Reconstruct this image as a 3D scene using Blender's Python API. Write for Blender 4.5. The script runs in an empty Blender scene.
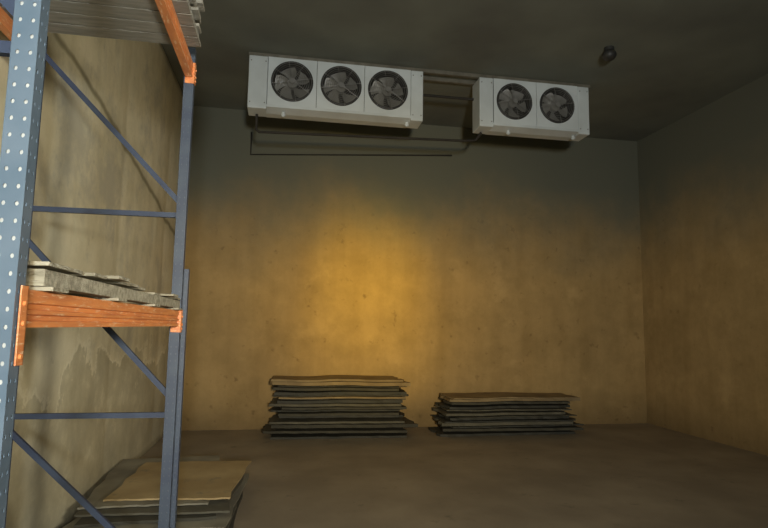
import bpy, bmesh, math, random
from mathutils import Matrix, Vector, noise
S=bpy.context.scene
COL=S.collection
S.view_settings.view_transform='Standard'
CEIL=5.07; XL=-1.63; XR=6.30; YB=9.05; YN=-4.0

# ---------------------------------------------------------------- camera
cd=bpy.data.cameras.new("camera"); cam=bpy.data.objects.new("camera",cd); COL.objects.link(cam)
S.camera=cam
cd.sensor_width=36; cd.lens=26.25; cd.clip_start=0.05
cam.matrix_world=Matrix.Translation((0,0,1.6))@Matrix.Rotation(-math.radians(10),4,'Z')@Matrix.Rotation(math.pi/2+math.radians(6.4),4,'X')@Matrix.Rotation(math.radians(0.9),4,'Z')

# ---------------------------------------------------------------- materials
def mat(name,c1,c2=None,scale=4.0,rough=0.8,metal=0.0,bump=0.0,bscale=None,detail=6,lo=0.35,hi=0.65,stretch=(1,1,1),wear=None,wlo=.56):
    m=bpy.data.materials.new(name); m.use_nodes=True
    nt=m.node_tree; b=nt.nodes["Principled BSDF"]
    b.inputs["Roughness"].default_value=rough; b.inputs["Metallic"].default_value=metal
    if c2 is None: c2=tuple(x*0.8 for x in c1)
    tc=nt.nodes.new("ShaderNodeTexCoord"); mp=nt.nodes.new("ShaderNodeMapping")
    mp.inputs["Scale"].default_value=stretch
    nt.links.new(tc.outputs["Object"],mp.inputs["Vector"])
    n=nt.nodes.new("ShaderNodeTexNoise"); n.inputs["Scale"].default_value=scale; n.inputs["Detail"].default_value=detail
    nt.links.new(mp.outputs[0],n.inputs["Vector"])
    r=nt.nodes.new("ShaderNodeValToRGB")
    r.color_ramp.elements[0].position=lo; r.color_ramp.elements[0].color=(*c1,1)
    r.color_ramp.elements[1].position=hi; r.color_ramp.elements[1].color=(*c2,1)
    nt.links.new(n.outputs["Fac"],r.inputs["Fac"])
    out=r.outputs["Color"]
    if wear:
        n5=nt.nodes.new("ShaderNodeTexNoise"); n5.inputs["Scale"].default_value=scale*3; n5.inputs["Detail"].default_value=8; n5.inputs["Roughness"].default_value=.7
        nt.links.new(mp.outputs[0],n5.inputs["Vector"])
        r5=nt.nodes.new("ShaderNodeValToRGB"); r5.color_ramp.elements[0].position=wlo; r5.color_ramp.elements[1].position=wlo+.1
        nt.links.new(n5.outputs["Fac"],r5.inputs["Fac"])
        mx=nt.nodes.new("ShaderNodeMixRGB"); nt.links.new(r5.outputs[0],mx.inputs[0]); nt.links.new(out,mx.inputs[1]); mx.inputs[2].default_value=(*wear,1)
        out=mx.outputs[0]
    nt.links.new(out,b.inputs["Base Color"])
    if bump:
        n2=nt.nodes.new("ShaderNodeTexNoise"); n2.inputs["Scale"].default_value=bscale or scale*4; n2.inputs["Detail"].default_value=8
        nt.links.new(mp.outputs[0],n2.inputs["Vector"])
        bp=nt.nodes.new("ShaderNodeBump"); bp.inputs["Strength"].default_value=bump; bp.inputs["Distance"].default_value=0.03
        nt.links.new(n2.outputs["Fac"],bp.inputs["Height"]); nt.links.new(bp.outputs[0],b.inputs["Normal"])
    return m

def wall_mat(name,base,dark,falloff,zlo,zhi,bump=0.15,speck=.25,seed=0.0,damp=False,foot=.35,mott=.12):
    m=bpy.data.materials.new(name); m.use_nodes=True
    nt=m.node_tree; L=nt.links.new; N=nt.nodes.new; b=nt.nodes["Principled BSDF"]
    b.inputs["Roughness"].default_value=0.8
    g=N("ShaderNodeNewGeometry"); ad=N("ShaderNodeVectorMath"); ad.operation='ADD'; ad.inputs[1].default_value=(seed,seed*.7,0)
    L(g.outputs["Position"],ad.inputs[0])
    sx=N("ShaderNodeSeparateXYZ"); L(g.outputs["Position"],sx.inputs[0])
    def noi(scale,det,rough=.5,stretch=None,off=None):
        src=ad.outputs[0]
        if stretch or off:
            mp=N("ShaderNodeMapping"); mp.inputs["Scale"].default_value=stretch or (1,1,1); mp.inputs["Location"].default_value=off or (0,0,0)
            L(src,mp.inputs["Vector"]); src=mp.outputs[0]
        n=N("ShaderNodeTexNoise"); n.inputs["Scale"].default_value=scale; n.inputs["Detail"].default_value=det; n.inputs["Roughness"].default_value=rough
        L(src,n.inputs["Vector"]); return n.outputs["Fac"]
    def ramp(f,els):
        r=N("ShaderNodeValToRGB"); c=r.color_ramp
        c.elements[0].position=els[0][0]; c.elements[0].color=(*els[0][1],1)
        c.elements[1].position=els[-1][0]; c.elements[1].color=(*els[-1][1],1)
        for p,col in els[1:-1]:
            e=c.elements.new(p); e.color=(*col,1)
        L(f,r.inputs["Fac"]); return r.outputs[0]
    def mix(fac,a,bb,mode='MIX'):
        x=N("ShaderNodeMixRGB"); x.blend_type=mode
        if isinstance(fac,(int,float)): x.inputs[0].default_value=fac
        else: L(fac,x.inputs[0])
        for k,v in ((1,a),(2,bb)):
            if isinstance(v,tuple): x.inputs[k].default_value=(*v,1)
            else: L(v,x.inputs[k])
        return x.outputs[0]
    def math_(op,a,bb,c=None):
        x=N("ShaderNodeMath"); x.operation=op
        for k,v in enumerate((a,bb,c)):
            if v is None: continue
            if isinstance(v,(int,float)): x.inputs[k].default_value=v
            else: L(v,x.inputs[k])
        return x.outputs[0]
    def mapr(f,a,bb,lo=0,hi=1):
        x=N("ShaderNodeMapRange"); x.interpolation_type='SMOOTHSTEP'
        x.inputs["From Min"].default_value=a; x.inputs["From Max"].default_value=bb; x.inputs["To Min"].default_value=lo; x.inputs["To Max"].default_value=hi
        L(f,x.inputs["Value"]); return x.outputs[0]
    n1=noi(.8,8,.6); n3=noi(8,5); n4=noi(26,6)
    cur=ramp(n1,[(.3,dark),(.68,base)])
    one=(1,1,1)
    cur=mix(speck,cur,ramp(n3,[(.24,(.45,.40,.34)),(.36,one)]),'MULTIPLY')
    md=noi(2.4,10,.74,off=(3,1,8))
    cur=mix(1.0,cur,ramp(md,[(.34,(1-mott,1-mott,1-mott*1.2)),(.60,one)]),'MULTIPLY')
    st=noi(1.6,5,.55,stretch=(3,3,.3),off=(5,2,4))
    cur=mix(1.0,cur,ramp(st,[(.36,(.92,.91,.88)),(.56,one)]),'MULTIPLY')
    lt=noi(1.6,8,.65,off=(11,6,2))
    cur=mix(mapr(lt,.52,.72,0,.25),cur,tuple(min(1,c*1.35+.03) for c in base))
    if damp:
        gp=noi(1.0,9,.7,off=(9,4,7))
        cur=mix(mapr(gp,.47,.64,0,.7),cur,(.47,.44,.34))
        dn=noi(1.5,6,.6,off=(2,5,1))
        h=math_('MULTIPLY_ADD',dn,-2.4,sx.outputs["Z"])
        wet=mapr(h,.05,-.03)
        wetc=ramp(noi(2.0,8,.7,off=(1,8,3)),[(.38,(.38,.34,.22)),(.55,(.52,.47,.31)),(.68,(.74,.68,.48))])
        cur=mix(math_('MULTIPLY',wet,.7),cur,wetc)
        edge=math_('ABSOLUTE',math_('SUBTRACT',h,.07),0)
        cur=mix(ramp(edge,[(.0,(.6,.6,.6)),(.06,(0,0,0))]),cur,(.90,.84,.62))   # light tide mark
        q=math_('MULTIPLY_ADD',sx.outputs["Y"],.16,sx.outputs["Z"])
        q=math_('MULTIPLY_ADD',noi(1.2,5,.5),.22,q)
        cr=math_('ABSOLUTE',math_('SUBTRACT',q,4.42),0)
        cur=mix(.95,cur,ramp(cr,[(.0,(.32,.31,.27)),(.018,(.42,.41,.36)),(.045,(.80,.80,.78)),(.2,one)]),'MULTIPLY')
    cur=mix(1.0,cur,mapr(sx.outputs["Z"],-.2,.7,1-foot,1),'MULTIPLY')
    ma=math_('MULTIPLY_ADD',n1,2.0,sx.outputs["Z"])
    cur=mix(mapr(ma,zlo+1,zhi+1),cur,falloff)  # upper wall darkened in colour to stand for light falling off
    L(cur,b.inputs["Base Color"])
    bp=N("ShaderNodeBump"); bp.inputs["Strength"].default_value=bump; bp.inputs["Distance"].default_value=.03
    L(math_('MULTIPLY_ADD',n4,.25,md),bp.inputs["Height"]); L(bp.outputs[0],b.inputs["Normal"])
    return m

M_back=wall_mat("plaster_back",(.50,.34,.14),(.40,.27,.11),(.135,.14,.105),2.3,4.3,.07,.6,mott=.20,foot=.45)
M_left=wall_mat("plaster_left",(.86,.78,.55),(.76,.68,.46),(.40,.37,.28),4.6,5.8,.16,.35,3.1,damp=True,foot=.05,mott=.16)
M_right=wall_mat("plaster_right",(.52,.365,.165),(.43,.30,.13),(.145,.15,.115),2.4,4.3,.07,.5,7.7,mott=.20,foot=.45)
M_ceil=mat("ceiling_plaster",(.20,.215,.175),(.125,.13,.11),.9,.9,bump=.12,bscale=5,detail=9,lo=.3,hi=.7)
M_floor=mat("concrete_floor",(.36,.30,.21),(.26,.215,.15),1.3,.8,bump=.1,bscale=9,detail=10,lo=.3,hi=.62,wear=(.20,.17,.12),wlo=.60)
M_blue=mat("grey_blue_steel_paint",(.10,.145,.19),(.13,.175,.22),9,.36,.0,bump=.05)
M_blue_dim=mat("dimmed_blue_steel_paint",(.042,.056,.09),(.06,.08,.11),9,.5,.0)  # post paint darkened for the far frame, in place of weaker light
M_blued=mat("dark_blue_brace_paint",(.028,.04,.075),(.042,.06,.10),9,.55,0)
M_orange=mat("worn_orange_steel_paint",(.80,.29,.09),(.60,.20,.07),5,.45,0,bump=.1,stretch=(4,1,8),wear=(.85,.55,.32),wlo=.55)
M_holepale=mat("pale_hole_backing",(.55,.56,.52),(.45,.46,.43),12,.5,.0)  # pale core colour, stands for wall light seen through the post holes
M_holedark=mat("dark_hole_backing",(.09,.11,.14),(.07,.085,.11),12,.5,.0)  # dark core colour, keeps the far post holes from showing pale
M_wood=mat("worn_pallet_wood",(.46,.42,.31),(.22,.20,.14),6,.9,bump=.5,stretch=(1,8,8),wear=(.16,.14,.10),wlo=.60)
M_wood2=mat("dim_grey_pallet_wood",(.30,.285,.235),(.21,.20,.165),5,.9,bump=.3,stretch=(1,8,8))
M_white=mat("white_enamel_panel",(.64,.70,.72),(.55,.60,.61),2.5,.5)
M_whitec=mat("grey_white_end_panel",(.62,.68,.70),(.52,.57,.58),2.5,.5)
M_black=mat("black_plastic",(.025,.025,.025),(.035,.035,.033),5,.5)
M_blade=mat("grey_fan_blade",(.27,.27,.25),(.20,.20,.185),5,.45,.1)
M_guard=mat("wire_guard_steel",(.24,.24,.23),(.17,.17,.165),5,.4,.2)
M_coil=mat("finned_coil",(.045,.045,.04),(.075,.075,.07),60,.5,.4,stretch=(1,1,.05))
M_pipe=mat("dark_pipe_insulation",(.018,.016,.013),(.03,.026,.02),8,.8)
M_rail=mat("dull_grey_rail",(.22,.21,.17),(.15,.14,.11),8,.6,.3)
M_card=[mat("cardboard_brown",(.30,.225,.115),(.20,.145,.075),3,.85,bump=.2),
        mat("cardboard_dark_olive",(.070,.066,.045),(.045,.042,.030),4,.8,bump=.2),
        mat("cardboard_grey",(.13,.12,.085),(.085,.08,.057),4,.8,bump=.2),
        mat("board_black_green",(.035,.037,.030),(.05,.048,.037),4,.7)]
M_cardtan=mat("worn_tan_board",(.48,.36,.18),(.35,.25,.115),1.8,.8,bump=.15,lo=.35,hi=.6,detail=9,wear=(.24,.20,.12),wlo=.58)  # lighter tan base colour with darker worn patches
M_cardgrey=mat("dusty_grey_sheet",(.29,.27,.20),(.17,.155,.115),2.5,.8,bump=.2)

# ---------------------------------------------------------------- helpers
def add(name,bm,m,parent=None,loc=(0,0,0),smooth=False,**kw):
    me=bpy.data.meshes.new(name); bmesh.ops.recalc_face_normals(bm,faces=bm.faces) ; bm.to_mesh(me); bm.free()
    if smooth:
        for p in me.polygons: p.use_smooth=True
    me.materials.append(m)
    o=bpy.data.objects.new(name,me); COL.objects.link(o); o.location=loc
    if parent: o.parent=parent
    for k,v in kw.items(): o[k]=v
    return o
def empty(name,loc,label,cat,**kw):
    o=bpy.data.objects.new(name,None); COL.objects.link(o); o.location=loc; o.empty_display_size=.1
    o["label"]=label; o["category"]=cat
    for k,v in kw.items(): o[k]=v
    return o
def box(bm,x0,x1,y0,y1,z0,z1,bev=0):
    r=bmesh.ops.create_cube(bm,size=1)
    vs=r["verts"]
    for v in vs:
        v.co=Vector(((x0+x1)/2+v.co.x*(x1-x0),(y0+y1)/2+v.co.y*(y1-y0),(z0+z1)/2+v.co.z*(z1-z0)))
    if bev:
        es=list({e for v in vs for e in v.link_edges})
        bmesh.ops.bevel(bm,geom=es,offset=bev,segments=2,affect='EDGES',profile=.5)
def cyl(bm,p0,p1,r,n=16,r2=None,caps=True):
    p0=Vector(p0); p1=Vector(p1); d=p1-p0
    q=d.to_track_quat('Z','Y').to_matrix().to_4x4()
    bmesh.ops.create_cone(bm,cap_ends=caps,segments=n,radius1=r,radius2=r if r2 is None else r2,depth=d.length,matrix=Matrix.Translation((p0+p1)/2)@q)
def torus(bm,c,R,r,axis='Y',n=36,k=6):
    ring=[]
    for i in range(n):
        a=2*math.pi*i/n; row=[]
        for j in range(k):
            b=2*math.pi*j/k; rr=R+r*math.cos(b)
            x,y,z=rr*math.cos(a),r*math.sin(b),rr*math.sin(a)
            row.append(bm.verts.new((c[0]+x,c[1]+y,c[2]+z)))
        ring.append(row)
    for i in range(n):
        for j in range(k):
            bm.faces.new((ring[i][j],ring[(i+1)%n][j],ring[(i+1)%n][(j+1)%k],ring[i][(j+1)%k]))
def bar(bm,p0,p1,w,t,normal=(0,1,0)):
    p0=Vector(p0);p1=Vector(p1);d=(p1-p0).normalized();n=Vector(normal).normalized();s=d.cross(n).normalized()
    vs=[]
    for p in (p0,p1):
        for a,b in ((-1,-1),(1,-1),(1,1),(-1,1)):
            vs.append(bm.verts.new(p+s*a*w/2+n*b*t/2))
    for f in ((0,1,2,3),(7,6,5,4),(0,4,5,1),(1,5,6,2),(2,6,7,3),(3,7,4,0)):
        bm.faces.new([vs[i] for i in f])

# ---------------------------------------------------------------- room
def slab(name,x0,x1,y0,y1,z0,z1,m):
    bm=bmesh.new(); box(bm,x0,x1,y0,y1,z0,z1); o=add(name,bm,m); o["kind"]="structure"; return o
slab("floor",XL-.2,XR+.2,YN-.2,YB+.2,-.2,0,M_floor)
slab("ceiling",XL-.2,XR+.2,YN-.2,YB+.2,CEIL,CEIL+.2,M_ceil)
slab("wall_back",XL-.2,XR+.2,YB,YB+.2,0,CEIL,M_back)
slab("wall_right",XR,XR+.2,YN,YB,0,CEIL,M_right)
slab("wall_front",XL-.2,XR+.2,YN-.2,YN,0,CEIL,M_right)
bm=bmesh.new()
ny,nz=260,60
g=[]
for i in range(ny+1):
    row=[]
    for j in range(nz+1):
        y=YN+(YB-YN)*i/ny; z=CEIL*j/nz
        e=min(1,(YB-y)/.3)*min(1,z/.15)*min(1,(CEIL-z)/.2)
        ph=(y+.35)/2.1
        d=.028*(abs(math.sin(math.pi*ph))**.6-.6)      # broad slightly rounded panels
        d+=.012*noise.noise(Vector((y*.6,z*.6,0)))+.006*noise.noise(Vector((y*2.2,z*2.2,5)))
        row.append(bm.verts.new((XL-.02+max(-.08,min(.05,d))*e+.02*(1-e),y,z)))
    g.append(row)
for i in range(ny):
    for j in range(nz):
        bm.faces.new((g[i][j],g[i][j+1],g[i+1][j+1],g[i+1][j]))
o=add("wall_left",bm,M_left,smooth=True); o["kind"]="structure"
sol=o.modifiers.new("thick",'SOLIDIFY'); sol.thickness=.15; sol.offset=-1 if o.data.polygons[0].normal.x>0 else 1

# ---------------------------------------------------------------- pallet rack
PW,PD=.056,.046
YN_P,YF_P=1.40,3.45
XF_P,XR_P=-.621,-1.47
def perf(bm,o,u,v,W,H,cols,pitch,r):
    o=Vector(o);u=Vector(u);v=Vector(v); rows=int(round(H/pitch))
    cw=W/cols
    for a in range(cols):
        for b in range(rows):
            c=o+u*(cw*(a+.5))+v*(pitch*(b+.5)); inn=[];out=[]
            for k in range(8):
                t=k*math.pi/4
                cu,sv=math.cos(t),math.sin(t)
                inn.append(bm.verts.new(c+u*r*cu*.85+v*r*1.15*sv))
                ru=0 if abs(cu)<.1 else math.copysign(1,cu); rv=0 if abs(sv)<.1 else math.copysign(1,sv)
                out.append(bm.verts.new(c+u*ru*cw/2+v*rv*pitch/2))
            for k in range(8):
                bm.faces.new((out[k],out[(k+1)%8],inn[(k+1)%8],inn[k]))
def post(parent,x,y,z0,z1,name="upright_post",m=None,inner=None):
    m=m or M_blue; inner=inner or M_holepale
    H=z1-z0; bm=bmesh.new()
    hx,hy=PW/2,PD/2
    P=.04; H2=int(H/P)*P
    perf(bm,(-hx,-hy,0),(1,0,0),(0,0,1),PW,H2,2,P,.0050)
    perf(bm,(hx,-hy,0),(0,1,0),(0,0,1),PD,H2,2,P,.0050)
    perf(bm,(hx,hy,0),(-1,0,0),(0,0,1),PW,H2,2,P,.0050)
    for s in (-1,1):
        vs=[bm.verts.new(c) for c in ((-hx,s*hy,0),(-hx,s*(hy-.015),0),(-hx,s*(hy-.015),H2),(-hx,s*hy,H2))]
        bm.faces.new(vs)
    bmesh.ops.remove_doubles(bm,verts=bm.verts,dist=.0006)
    me=add(name,bm,m,parent,(x,y,z0))
    so=me.modifiers.new("t",'SOLIDIFY'); so.thickness=.002
    b2=bmesh.new(); box(b2,-hx+.010,hx-.004,-hy+.004,hy-.004,0.002,H2-.004)
    add("hole_backing",b2,inner,me,(0,0,0))  # added core behind the holes; its pale version imitates wall light
    if z0<.02:
        b3=bmesh.new(); box(b3,-.055,.055,-.045,.045,-.006,0,.002)
        for sx in(-.043,.043): cyl(b3,(sx,0,0),(sx,0,.012),.007,6)
        add("foot_plate",b3,m,me)
    return me
RX,RY=-1.04,2.42
rack=empty("pallet_rack",(RX,RY,0),"tall blue steel pallet rack with orange beams along the plaster wall","rack")
def rl(x,y,z=0): return (x-RX,y-RY,z)
for (x,y,h,mm,ii) in ((XF_P,YN_P,3.30,M_blue,M_holepale),(XR_P,YN_P,3.30,M_blue,M_holepale),(XF_P,YF_P,3.30,M_blue_dim,M_holedark),(XR_P,YF_P,3.30,M_blue_dim,M_holedark)):
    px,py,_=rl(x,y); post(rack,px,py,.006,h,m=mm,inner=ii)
px,py,_=rl(XF_P+.022,YF_P+.062); r=post(rack,px,py,.006,1.93,"reinforcing_post",m=M_blue_dim,inner=M_holedark)
r["label"]="short blue reinforcing post bolted beside the upright"
for y in (YN_P,YF_P):
    for z in (.15,1.08,2.24):
        bm=bmesh.new(); a=rl(XF_P-PW/2,y,z);b=rl(XR_P+PW/2,y,z)
        bar(bm,(a[0],a[1],z),(b[0],b[1],z),.030,.022)
        for e in (a,b): cyl(bm,(e[0],e[1]-.02,z),(e[0],e[1]+.02,z),.009,8)
        add("horizontal_brace",bm,M_blued,rack)
    for (z0,z1) in ((3.17,2.32),(2.06,1.19),(1.0,.22)):
        bm=bmesh.new(); a=rl(XR_P+PW/2-.01,y);b=rl(XF_P-PW/2+.01,y)
        bar(bm,(a[0],a[1],z0),(b[0],b[1],z1),.030,.022)
        for e,z in ((a,z0),(b,z1)): cyl(bm,(e[0],e[1]-.02,z),(e[0],e[1]+.02,z),.009,8)
        add("diagonal_brace",bm,M_blued,rack)
def beam(x,z0,z1,side):
    y0,y1=YN_P+PD/2+.004,YF_P-PD/2-.004
    h=z1-z0
    o_,i_=.022,.015
    prof=[(-.020,0),(o_,0),(o_,h*.16),(i_,h*.20),(i_,h*.32),(o_,h*.36),(o_,h*.46),(i_,h*.50),(i_,h*.62),(o_,h*.66),(o_,h),(-.004,h),(-.004,h-.022),(-.020,h-.022)]
    bm=bmesh.new(); A=[];B=[]
    for (u,w) in prof:
        p=rl(x+side*u,0,z0+w)
        A.append(bm.verts.new((p[0],y0-RY,z0+w))); B.append(bm.verts.new((p[0],y1-RY,z0+w)))
    n=len(prof)
    for i in range(n): bm.faces.new((A[i],A[(i+1)%n],B[(i+1)%n],B[i]))
    bm.faces.new(A); bm.faces.new(B)
    o=add("load_beam",bm,M_orange,rack)
    for ye,s,dz in ((y0,-1,.085),(y1,1,.035)):
        bm=bmesh.new()
        xo=rl(x+side*(PW/2+.003),0)[0]
        yy=ye-RY
        lo,hi=min(xo,xo+side*.004),max(xo,xo+side*.004)
        box(bm,lo,hi,min(yy,yy+s*.036),max(yy,yy+s*.036),z0-dz,z1+.006,.0012)
        lo,hi=min(rl(x-side*.022,0)[0],xo+side*.004),max(rl(x-side*.022,0)[0],xo+side*.004)
        box(bm,lo,hi,min(yy,yy+s*.0035),max(yy,yy+s*.0035),z0-dz,z1+.006)
        for zz in (z0-dz+.02,z0+.01,z0+.055):
            cyl(bm,(xo+side*.003,yy+s*.02,zz),(xo+side*.009,yy+s*.02,zz),.006,8)
        add("beam_connector",bm,M_orange,o)
    return o
LB0,LB1=1.585,1.675; UB0,UB1=3.09,3.18
beam(XF_P,LB0,LB1,1); beam(XR_P,LB0,LB1,-1)
beam(XF_P,UB0,UB1,1); beam(XR_P,UB0,UB1,-1)

# ---------------------------------------------------------------- pallets
def pallet(cx,cy,z,lx,ly,label,m,h=.1,bt=.016,seed=1,nb=8,bw=.10,rag=.012,skip=(),bb=3,warp=.006,skew=0):
    random.seed(seed)
    P=empty("wooden_pallet",(cx,cy,z),label,"pallet")
    bm=bmesh.new()
    for i in range(nb):
        yy=-ly/2+bw/2+(ly-bw)*i/(nb-1)
        dx=random.uniform(-rag,rag); dx2=random.uniform(-rag,rag); dz=random.uniform(0,warp); w=bw*random.uniform(.85,1.03)
        if i in skip: dx2=-lx*.45
        n0=len(bm.verts)
        box(bm,-lx/2+dx,lx/2+dx2,yy-w/2,yy+w/2,h-bt+.0002,h,.002)
        bm.verts.ensure_lookup_table()
        sk=random.uniform(-skew,skew); tl=random.uniform(0,warp)
        for v in bm.verts[n0:]:
            v.co.y+=sk*v.co.x; v.co.z+=dz+tl*(.5+v.co.x/lx)
    add("top_deck",bm,m,P)
    for xx in (-lx/2+.05,0,lx/2-.05):
        bm=bmesh.new()
        box(bm,xx-.03,xx+.03,-ly/2,ly/2,bt+.0005,h-bt-.0005,.003)
        add("stringer",bm,m,P)
    for i in range(bb):
        yy=-ly/2+.07+(ly-.14)*i/(bb-1)
        bm=bmesh.new(); box(bm,-lx/2+.004,lx/2-.004,yy-.055,yy+.055,0,bt,.002); add("bottom_board",bm,m,P)
    return P
pallet(-1.035,2.445,LB1+.001,.93,1.86,"thin weathered worn wooden pallet lying on the lower orange beams",M_wood,seed=9,h=.066,bt=.011,nb=12,bw=.135,rag=.03,bb=4,warp=.010,skew=.02,skip=(7,))
pallet(-1.02,2.62,UB1+.001,1.00,1.20,"dusty grey wooden pallet on the upper orange beams",M_wood2,seed=5,h=.10,bt=.02,bb=10,nb=8)
pallet(-1.02,2.60,UB1+.118,1.00,1.16,"dusty grey wooden pallet stacked on another pallet",M_wood2,seed=6,h=.10,bt=.02,bb=5)

# ---------------------------------------------------------------- sheets / flattened cartons
def sheet(name,cx,cy,z,w,d,t,rot,m,label,cat,group,amp=.0,seed=0,droop=(0,0),jag=.012,corner=.03,noff=0):
    random.seed(seed); bm=bmesh.new(); nx,nyy=18,6; T=[];Bt=[]
    R=Matrix.Rotation(rot,2)
    co={(a,b):Vector((random.uniform(-corner,corner),random.uniform(-corner,corner)*.7)) for a in (0,1) for b in (0,1)}
    for i in range(nx+1):
        a=[];b=[]
        for j in range(nyy+1):
            U=i/nx; V=j/nyy; u=2*U-1; v=2*V-1
            off=co[0,0]*(1-U)*(1-V)+co[1,0]*U*(1-V)+co[0,1]*(1-U)*V+co[1,1]*U*V
            x=u*w/2+off.x; y=v*d/2+off.y
            if i in(0,nx): x+=random.uniform(-jag,jag)*2
            if j in(0,nyy): y+=random.uniform(-jag,jag)
            p=R@Vector((x,y))
            X,Y=cx+p.x,cy+p.y
            zz=amp*(.5+.5*noise.noise(Vector((X*1.3+noff,Y*.6,1))))
            zz+=droop[0]*max(0,-u)**1.6+droop[1]*max(0,u)**1.6
            a.append(bm.verts.new((p.x,p.y,zz+t))); b.append(bm.verts.new((p.x,p.y,zz)))
        T.append(a);Bt.append(b)
    for i in range(nx):
        for j in range(nyy):
            bm.faces.new((T[i][j],T[i+1][j],T[i+1][j+1],T[i][j+1]))
            bm.faces.new((Bt[i][j],Bt[i][j+1],Bt[i+1][j+1],Bt[i+1][j]))
    for i in range(nx):
        bm.faces.new((Bt[i][0],Bt[i+1][0],T[i+1][0],T[i][0])); bm.faces.new((T[i][nyy],T[i+1][nyy],Bt[i+1][nyy],Bt[i][nyy]))
    for j in range(nyy):
        bm.faces.new((T[0][j],T[0][j+1],Bt[0][j+1],Bt[0][j])); bm.faces.new((Bt[nx][j],Bt[nx][j+1],T[nx][j+1],T[nx][j]))
    o=add(name,bm,m,None,(cx,cy,z)); o["label"]=label; o["category"]=cat; o["group"]=group
    return o
LBL={0:"brown flattened cardboard carton in a low pile by the wall",1:"dark olive flattened carton in a low pile by the wall",2:"dusty grey flattened carton in a low pile by the wall",3:"blackish flattened carton in a low pile by the wall"}
def stack(cx,cy,w,d,H,n,group,seed,top):
    rnd=random.Random(seed); z=.002; dl=dr=0.0; am=0.0
    ths=[rnd.uniform(.3,1.3) for _ in range(n)]; gp=[rnd.choice([.1,.1,.2,.3,.6,1.4]) for _ in range(n)]; gp[-1]=0
    s=H*.72/sum(ths); sg=H*.28/sum(gp)
    for k in range(n):
        f=(k+1)/n
        t=ths[k]*s*(.6 if k==n-1 else 1)
        mi=0 if k>=n-2 else rnd.choice([1,1,2,3,3,3,1,2,0] if k>n*.4 else [1,3,3,2])
        ww=w*(1-(1-top)*f)*rnd.uniform(.84,1.0); dd=d*rnd.uniform(.82,1.0)
        cc=cx+rnd.uniform(-.09,.09)
        sheet("flattened_carton",cc,cy+rnd.uniform(-.02,.02),z,ww,dd,t,rnd.uniform(-.055,.055),M_card[mi],LBL[mi],"cardboard",group,amp=am,seed=seed*100+k,droop=(dl,dr),noff=seed,jag=.016,corner=.04)
        am+=.0045; dl+=rnd.choice([-.003,0,.003]); dr+=rnd.choice([-.003,0,.002])
        z+=t+gp[k]*sg+.003
stack(.84,8.55,2.14,.72,.77,18,"flattened cartons in the taller pile",11,.96)
stack(3.45,8.52,2.18,.72,.51,13,"flattened cartons in the lower pile",24,.96)

specs=[(-.97,5.25,1.22,1.90,.022,.00,M_card[1],"dark sheet of board at the bottom of a floor pile"),
       (-.94,5.20,1.16,1.70,.020,-.06,M_card[2],"grey-brown board sheet in a low pile on the floor"),
       (-.98,5.35,1.10,1.70,.018,.05,M_card[1],"dark board sheet in a low pile on the floor"),
       (-.90,5.30,1.14,1.55,.018,-.07,M_cardgrey,"grey dusty board sheet in a low pile on the floor"),
       (-1.02,5.42,1.02,1.62,.018,.06,M_card[1],"dark board sheet in a low pile on the floor"),
       (-.92,5.45,1.12,1.45,.016,-.05,M_card[2],"grey-brown board sheet in a low pile on the floor"),
       (-1.06,5.68,.98,1.66,.014,.05,M_cardgrey,"large greyish dusty board sheet reaching to the wall"),
       (-.84,5.56,1.02,1.24,.014,-.05,M_cardtan,"large worn tan plywood board on top of the floor pile")]
z=.002
for k,(x,y,w,d,t,r_,m,lab) in enumerate(specs):
    sheet("cardboard_sheet",x,y,z,w,d,t,r_,m,lab,"cardboard","board sheets piled beside the rack",amp=.014*(k+1)/6,seed=70+k,jag=.009,corner=.045)
    z+=t+.006

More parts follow.
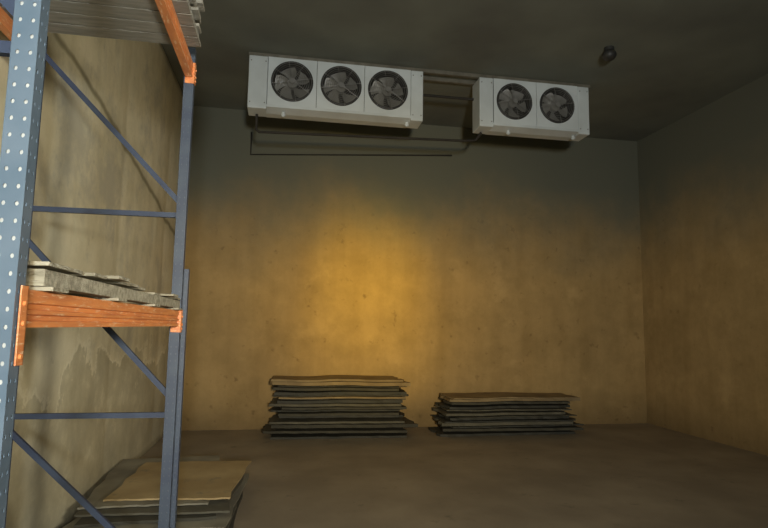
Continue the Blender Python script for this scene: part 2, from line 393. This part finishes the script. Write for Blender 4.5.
# ---------------------------------------------------------------- ceiling air coolers
def fan_panel(bm,x0,x1,z0,z1,cx,cz,R,y):
    n=48; inn=[];out=[]
    for k in range(n):
        a=2*math.pi*k/n+math.pi/4; c,s=math.cos(a),math.sin(a)
        inn.append(bm.verts.new((cx+R*c,y,cz+R*s)))
        mx=max(abs(c),abs(s)); u,v=c/mx,s/mx
        X=cx+(u*(x1-cx) if u>0 else u*(cx-x0)); Z=cz+(v*(z1-cz) if v>0 else v*(cz-z0))
        out.append(bm.verts.new((X,y,Z)))
    for k in range(n):
        bm.faces.new((out[k],out[(k+1)%n],inn[(k+1)%n],inn[k]))
def cooler(x0,x1,z0,z1,yf,fans,capL,capR,R,label):
    depth=.30
    P=empty("air_cooler",((x0+x1)/2,yf+depth/2,z0),label,"air cooler",group="ceiling air coolers")
    ox,oy,oz=(x0+x1)/2,yf+depth/2,z0
    H=z1-z0; fy=-depth/2
    a=x0+capL-ox; b=x1-capR-ox; X0=x0-ox; X1=x1-ox
    bm=bmesh.new()
    box(bm,a,b,fy+.02,-fy,H-.012,H)
    box(bm,a,b,-fy-.012,-fy,.05,H-.012)
    add("housing",bm,M_white,P)
    bm=bmesh.new(); box(bm,a+.01,b-.01,fy+.19,fy+.27,.06,H-.02); add("finned_coil",bm,M_coil,P)
    bm=bmesh.new()
    prof=[(fy-.012,.055),(fy-.012,.02),(0,-.010),(-fy+.01,-.002),(-fy+.01,.055)]
    A=[bm.verts.new((a-.01,y,z)) for y,z in prof]; B=[bm.verts.new((b+.01,y,z)) for y,z in prof]
    for i in range(5): bm.faces.new((A[i],A[(i+1)%5],B[(i+1)%5],B[i]))
    bm.faces.new(A); bm.faces.new(B); add("drip_tray",bm,M_whitec,P)
    for dx in (X1-.20,X0+.45):
        bm=bmesh.new(); cyl(bm,(dx,-.05,-.06),(dx,-.05,0),.02,12); cyl(bm,(dx,-.05,-.05),(dx,-.05,-.03),.03,12); add("drain_outlet",bm,M_whitec,P)
    for (p,q,s) in ((X0,a,-1),(b,X1,1)):
        bm=bmesh.new(); box(bm,p+(.002 if s>0 else 0),q-(.002 if s<0 else 0),fy-.006,-fy,-.005,H,.012)
        e=add("end_panel",bm,M_whitec,P)
        for zz in (.07,H-.07):
            for xx in (p+.03,q-.03):
                bm=bmesh.new(); cyl(bm,(xx,fy-.012,zz),(xx,fy-.006,zz),.008,8)
                add("screw",bm,M_guard,e)
    w=(b-a)/len(fans)
    cz=H*.55
    for i,fx in enumerate(fans):
        cx=fx-ox
        bm=bmesh.new(); p0=a+i*w+.003; p1=a+(i+1)*w-.003
        fan_panel(bm,p0,p1,.056,H-.002,cx,cz,R,0)
        o=add("fan_panel",bm,M_white,P,(0,fy,0))
        so=o.modifiers.new("t",'SOLIDIFY'); so.thickness=.012; so.offset=0
        bm=bmesh.new(); prof=[(R+.024,-.008),(R+.022,-.022),(R+.004,-.030),(R-.006,-.02),(R-.010,.16),(R-.002,.16)]
        n=48; rows=[[bm.verts.new((cx+r*math.cos(2*math.pi*k/n),y,cz+r*math.sin(2*math.pi*k/n))) for r,y in prof] for k in range(n)]
        for k in range(n):
            for j in range(len(prof)-1): bm.faces.new((rows[k][j],rows[k][j+1],rows[(k+1)%n][j+1],rows[(k+1)%n][j]))
        add("fan_shroud",bm,M_black,P,(0,fy,0),smooth=True)
        bm=bmesh.new(); nb=5; rot0=.3+i*.5+fx
        cyl(bm,(cx,.035,cz),(cx,.12,cz),.062,24)
        for k in range(nb):
            a0=rot0+2*math.pi*k/nb; rows=[]
            for r,wd,sweep in ((.055,.45,0),(.11,.55,.08),(.17,.58,.2),(R-.022,.54,.34)):
                row=[]
                for q in range(5):
                    u=q/4-.5; an=a0+sweep+u*wd*1.7
                    y=.075+u*.09*(1-.4*r/R)+.01*(1-4*u*u)
                    row.append(bm.verts.new((cx+r*math.cos(an),y,cz+r*math.sin(an))))
                rows.append(row)
            for s in range(3):
                for q in range(4): bm.faces.new((rows[s][q],rows[s+1][q],rows[s+1][q+1],rows[s][q+1]))
        o=add("fan_rotor",bm,M_blade,P,(0,fy,0),smooth=False)
        so=o.modifiers.new("t",'SOLIDIFY'); so.thickness=.003
        bm=bmesh.new()
        for q in range(9): 
            rr=R*(.16+.104*q); torus(bm,(cx,-.036-.010*(1-rr/R),cz),rr,.0026,n=36,k=4)
        for k in range(8):
            an=2*math.pi*k/8+.2
            cyl(bm,(cx+R*.14*math.cos(an),-.042,cz+R*.14*math.sin(an)),(cx+(R+.02)*math.cos(an),-.03,cz+(R+.02)*math.sin(an)),.0034,5)
        cyl(bm,(cx,-.05,cz),(cx,-.04,cz),.036,20)
        add("fan_guard",bm,M_guard,P,(0,fy,0))
    return P
YC=7.0
cooler(-.55,1.73,4.33,5.02,YC,(-.0,.63,1.25),.24,.17,.245,"white three-fan ceiling air cooler with black fan guards")
cooler(2.52,4.14,4.33,5.02,YC,(3.02,3.65),.20,.17,.235,"white two-fan ceiling air cooler with black fan guards")
for yy in (YC+.02,YC+.24):
    bm=bmesh.new(); box(bm,-.56,4.18,yy,yy+.008,5.021,CEIL-.0005); box(bm,-.56,4.18,yy+.0081,yy+.045,5.021,5.027)
    o=add("ceiling_rail",bm,M_rail); o["label"]="long grey steel rail on the ceiling carrying both air coolers"; o["category"]="rail"; o["group"]="ceiling rails"

def pipe(name,pts,r,m,label,cat="pipe"):
    cu=bpy.data.curves.new(name,'CURVE'); cu.dimensions='3D'; cu.bevel_depth=r; cu.bevel_resolution=3
    sp=cu.splines.new('POLY'); sp.points.add(len(pts)-1)
    for i,p in enumerate(pts): sp.points[i].co=(*p,1)
    tmp=bpy.data.objects.new(name+"_tmp",cu); COL.objects.link(tmp)
    dg=bpy.context.evaluated_depsgraph_get(); me=bpy.data.meshes.new_from_object(tmp.evaluated_get(dg))
    bpy.data.objects.remove(tmp)
    o=bpy.data.objects.new(name,me); COL.objects.link(o); me.materials.clear(); me.materials.append(m)
    o["label"]=label; o["category"]=cat
    return o
pipe("drain_pipe",[(-.44,7.22,4.324),(-.44,7.22,4.12),(-.40,7.22,4.09),(2.40,7.22,4.18),(2.54,7.22,4.20),(2.62,7.22,4.314)],.018,M_pipe,"thin dark drain pipe slung under the two air coolers")
pipe("wall_pipe",[(-.62,9.030,4.70),(-.62,9.030,4.33),(2.75,9.030,4.55)],.014,M_pipe,"thin dark pipe running along the plaster wall")
pipe("refrigerant_pipe",[(1.731,7.25,4.80),(2.519,7.25,4.80)],.018,M_pipe,"dark refrigerant pipe joining the two air coolers")

F=empty("ceiling_lamp",(3.84,6.0,CEIL-.001),"small black round unlit lamp on the ceiling","lamp")
bm=bmesh.new(); cyl(bm,(0,0,-.04),(0,0,0),.06,24); add("lamp_base",bm,M_black,F)
bm=bmesh.new(); bmesh.ops.create_uvsphere(bm,u_segments=24,v_segments=14,radius=.085)
for v in bm.verts: v.co.z=v.co.z*.8-.095
add("lamp_globe",bm,M_black,F,smooth=True)

# ---------------------------------------------------------------- lights
def spot(loc,tgt,power,col,size,blend=1,rad=.1):
    l=bpy.data.lights.new("spot",'SPOT'); l.energy=power; l.color=col; l.spot_size=math.radians(size); l.spot_blend=blend; l.shadow_soft_size=rad
    o=bpy.data.objects.new("spot_light",l); COL.objects.link(o); o.location=loc
    o.rotation_euler=(Vector(tgt)-Vector(loc)).to_track_quat('-Z','Y').to_euler(); return o
SRC=(.35,-1.2,1.9)
spot(SRC,(1.34,9.0,2.8),800,(1,.66,.01),14)
spot(SRC,(1.34,9.0,2.2),950,(1,.65,.01),15)
spot(SRC,(1.36,9.0,1.5),750,(1,.64,.01),17)
spot(SRC,(1.38,9.0,2.1),750,(1,.64,.04),26)
spot(SRC,(1.6,9.0,2.0),560,(1,.68,.20),42)
spot((.4,-1.5,1.9),(2.2,9.0,1.8),480,(1,.80,.50),78)
spot((.3,-2.5,1.9),(.8,9.0,3.4),880,(.90,.97,1.0),110,rad=.2)
spot((4.8,-1.5,2.6),(-1.6,4.6,2.1),1000,(1,.93,.76),44,rad=.6)  # unseen fill spot added to brighten the left wall
l=bpy.data.lights.new("flash",'POINT'); l.energy=13; l.color=(.92,.97,1); l.shadow_soft_size=.03
o=bpy.data.objects.new("phone_flash_light",l); COL.objects.link(o); o.location=(.06,-.02,1.68)
w=bpy.data.worlds.new("world"); S.world=w; w.use_nodes=True
w.node_tree.nodes["Background"].inputs[0].default_value=(.5,.5,.45,1); w.node_tree.nodes["Background"].inputs[1].default_value=.05
